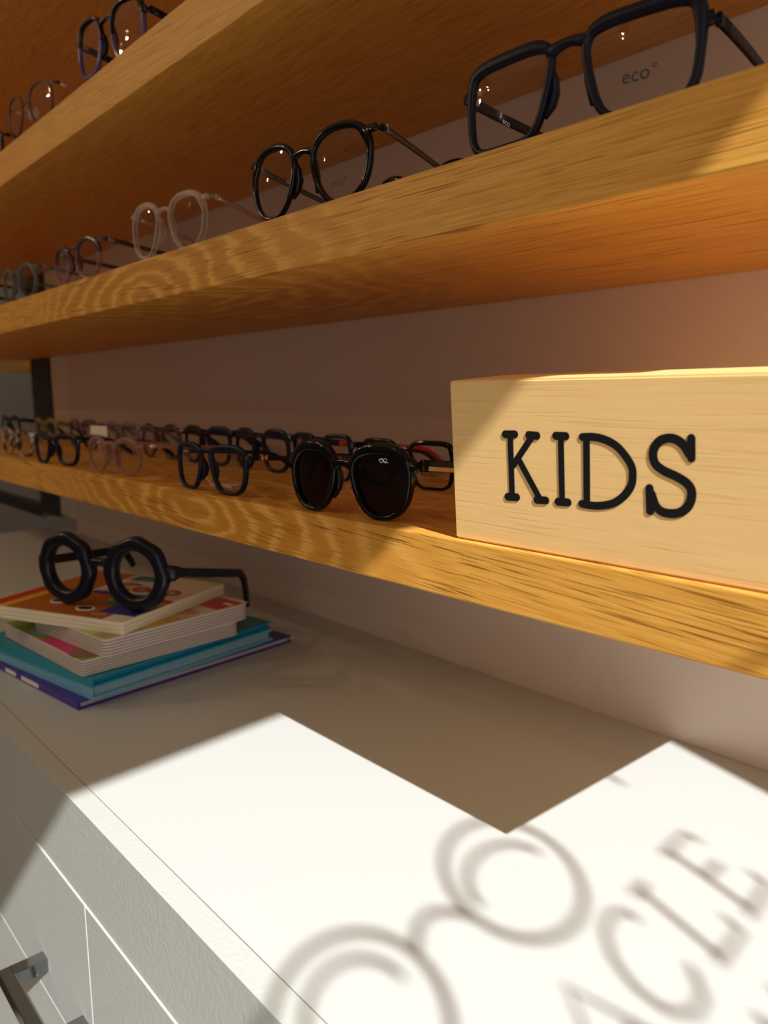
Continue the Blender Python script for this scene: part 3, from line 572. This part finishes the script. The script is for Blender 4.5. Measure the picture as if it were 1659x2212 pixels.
def cover(t, h, items):
    mats = []; bm = bmesh.new(); z = h
    for j, (k, pts) in enumerate(items):
        if P[k] not in mats: mats.append(P[k])
        add_prism(bm, pts, z - 0.0002, z + 0.00008 * (j + 1), 'z', mats.index(P[k]))
    return obj('cover_print', bm, mats, t)
def rc(x0, x1, y0, y1): return [(x0, y0), (x1, y0), (x1, y1), (x0, y1)]
def ov(cx_, cy_, a, b, n=18): return [(cx_ + a*math.cos(2*PI*k/n), cy_ + b*math.sin(2*PI*k/n)) for k in range(n)]
ta, h = boardbook('larger board book with a pink patch on its corner, under two smaller board books', (-0.3995, -0.0790), -0.1870, -0.1710, 95.0, 0.190, 0.200, 6, B_board)
cover(ta, h, [('green', rc(.002, .188, .002, .198)), ('pink', rc(.002, .060, .030, .105)), ('brown', ov(.022, .024, .022, .020)), ('sky', ov(.020, .135, .012, .020)), ('pink', rc(.075, .10, .001, .03)), ('yellow', rc(.10, .16, .001, .03)), ('red', rc(.165, .188, .001, .03))])
obj('cover_text', text_bm('Tour', 0.026, lambda u, v: (0.017 - v + 0.020, 0.070 - u, h + 0.0010)), P['white'], ta).rotation_euler = (0, 0, 0)
tbk, h = boardbook('board book with a red corner and yellow patch, second from the top', (-0.3920, -0.0575), -0.1708, -0.1520, 98.0, 0.186, 0.155, 6, B_board, 0.014)
cover(tbk, h, [('cream', rc(.002, .184, .002, .153)), ('lime', rc(.002, .060, .002, .153)), ('tan', rc(.003, .030, .004, .028)), ('yellow', rc(.048, .095, .003, .060)), ('red', rc(.140, .176, .003, .15)), ('orange2', ov(.115, .014, .008, .006)), ('orange2', ov(.118, .028, .006, .006)), ('orange2', ov(.105, .022, .005, .005)), ('white', rc(.160, .166, .004, .02))])
tc_, h = boardbook('cream edged picture book on top of the stack with two dark ovals', (-0.3955, -0.0370), -0.1518, -0.1385, 115.5, 0.179, 0.200, 3, B_cream, 0.004, 0.00015)
cover(tc_, h, [('orange', rc(.002, .177, .002, .198)), ('cream', rc(.085, .177, .002, .13)), ('yellow', rc(.002, .085, .165, .178)), ('red', rc(.002, .085, .178, .198)), ('white', rc(.003, .020, .003, .028)), ('blue', rc(.022, .050, .003, .052)), ('teal', rc(.050, .060, .003, .070)), ('green', rc(.060, .068, .003, .075)), ('yellow', rc(.068, .074, .003, .080)), ('red', rc(.074, .085, .003, .085)),
               ('white', ov(.027, .075, .008, .012)), ('dark', ov(.027, .075, .006, .0095)), ('white', ov(.040, .125, .008, .012)), ('dark', ov(.040, .125, .006, .0095)), ('tan', ov(.016, .045, .004, .010)), ('blue', rc(.085, .092, .04, .12)), ('teal', rc(.150, .168, .07, .12))])
obj('cover_text', text_bm('Coco', 0.044, lambda u, v: (0.103 + v, 0.066 - u, h + 0.0016)), P['red'], tc_)

# ------------------------------------------------------------------ party glasses on the stack
pg = thing('toy_glasses', 'oversized black round toy glasses standing on the book stack', 'glasses', (-0.4639, -0.0300, -0.1376), 0.46)
Wp, Hp = 0.176, 0.078; rp_o, cxp = 0.0375, 0.0475
bm = bmesh.new()
for s in (-1, 1):
    n = 40; pts = []; hs = []
    for i in range(n):
        a = 2 * PI * i / n; bulge = 1 + 0.016 * math.cos(8 * a + 0.4)
        r_ = 0.0318 * bulge; x = s * cxp + r_ * math.cos(a); pts.append((x, 0.6 * x * x, Hp/2 + 0.001 + r_ * 1.02 * math.sin(a))); hs.append(0.0074 * (1 + 0.07 * math.cos(8 * a + 0.4)))
    add_sweep(bm, pts, hs, 0.0070, side=(0, 1, 0), closed=True, n=12)
add_sweep(bm, [(-0.014, 0, 0.049), (-0.005, 0, 0.050), (0.005, 0, 0.050), (0.014, 0, 0.049)], [0.006, 0.0042, 0.0042, 0.006], 0.0055, side=(0, 1, 0))
for s in (-1, 1): add_sweep(bm, [(s*0.082, 0.004, 0.043), (s*0.0900, 0.008, 0.043), (s*0.0905, 0.016, 0.043)], [0.0085, 0.0085, 0.006], 0.0045, side=(0, 1, 0))
obj('frame_front', bm, M_party, pg, True)
for s in (-1, 1):
    bm = bmesh.new(); dz = 0.024 if s > 0 else 0.010
    P_ = [(s*0.0895, 0.012 + 0.018*k, 0.043 - dz*k/6) for k in range(7)] + ([(0.088, 0.134, 0.016), (0.087, 0.144, 0.006), (0.086, 0.149, -0.012), (0.085, 0.152, -0.030)] if s > 0 else [(-0.088, 0.132, 0.031), (-0.087, 0.141, 0.025), (-0.086, 0.147, 0.016), (-0.085, 0.151, 0.008)])
    add_sweep(bm, P_, [0.0052]*7 + [0.0052, 0.005, 0.0045, 0.004], 0.0025, side=(1, 0, 0)); obj('temple', bm, M_party, pg, True)
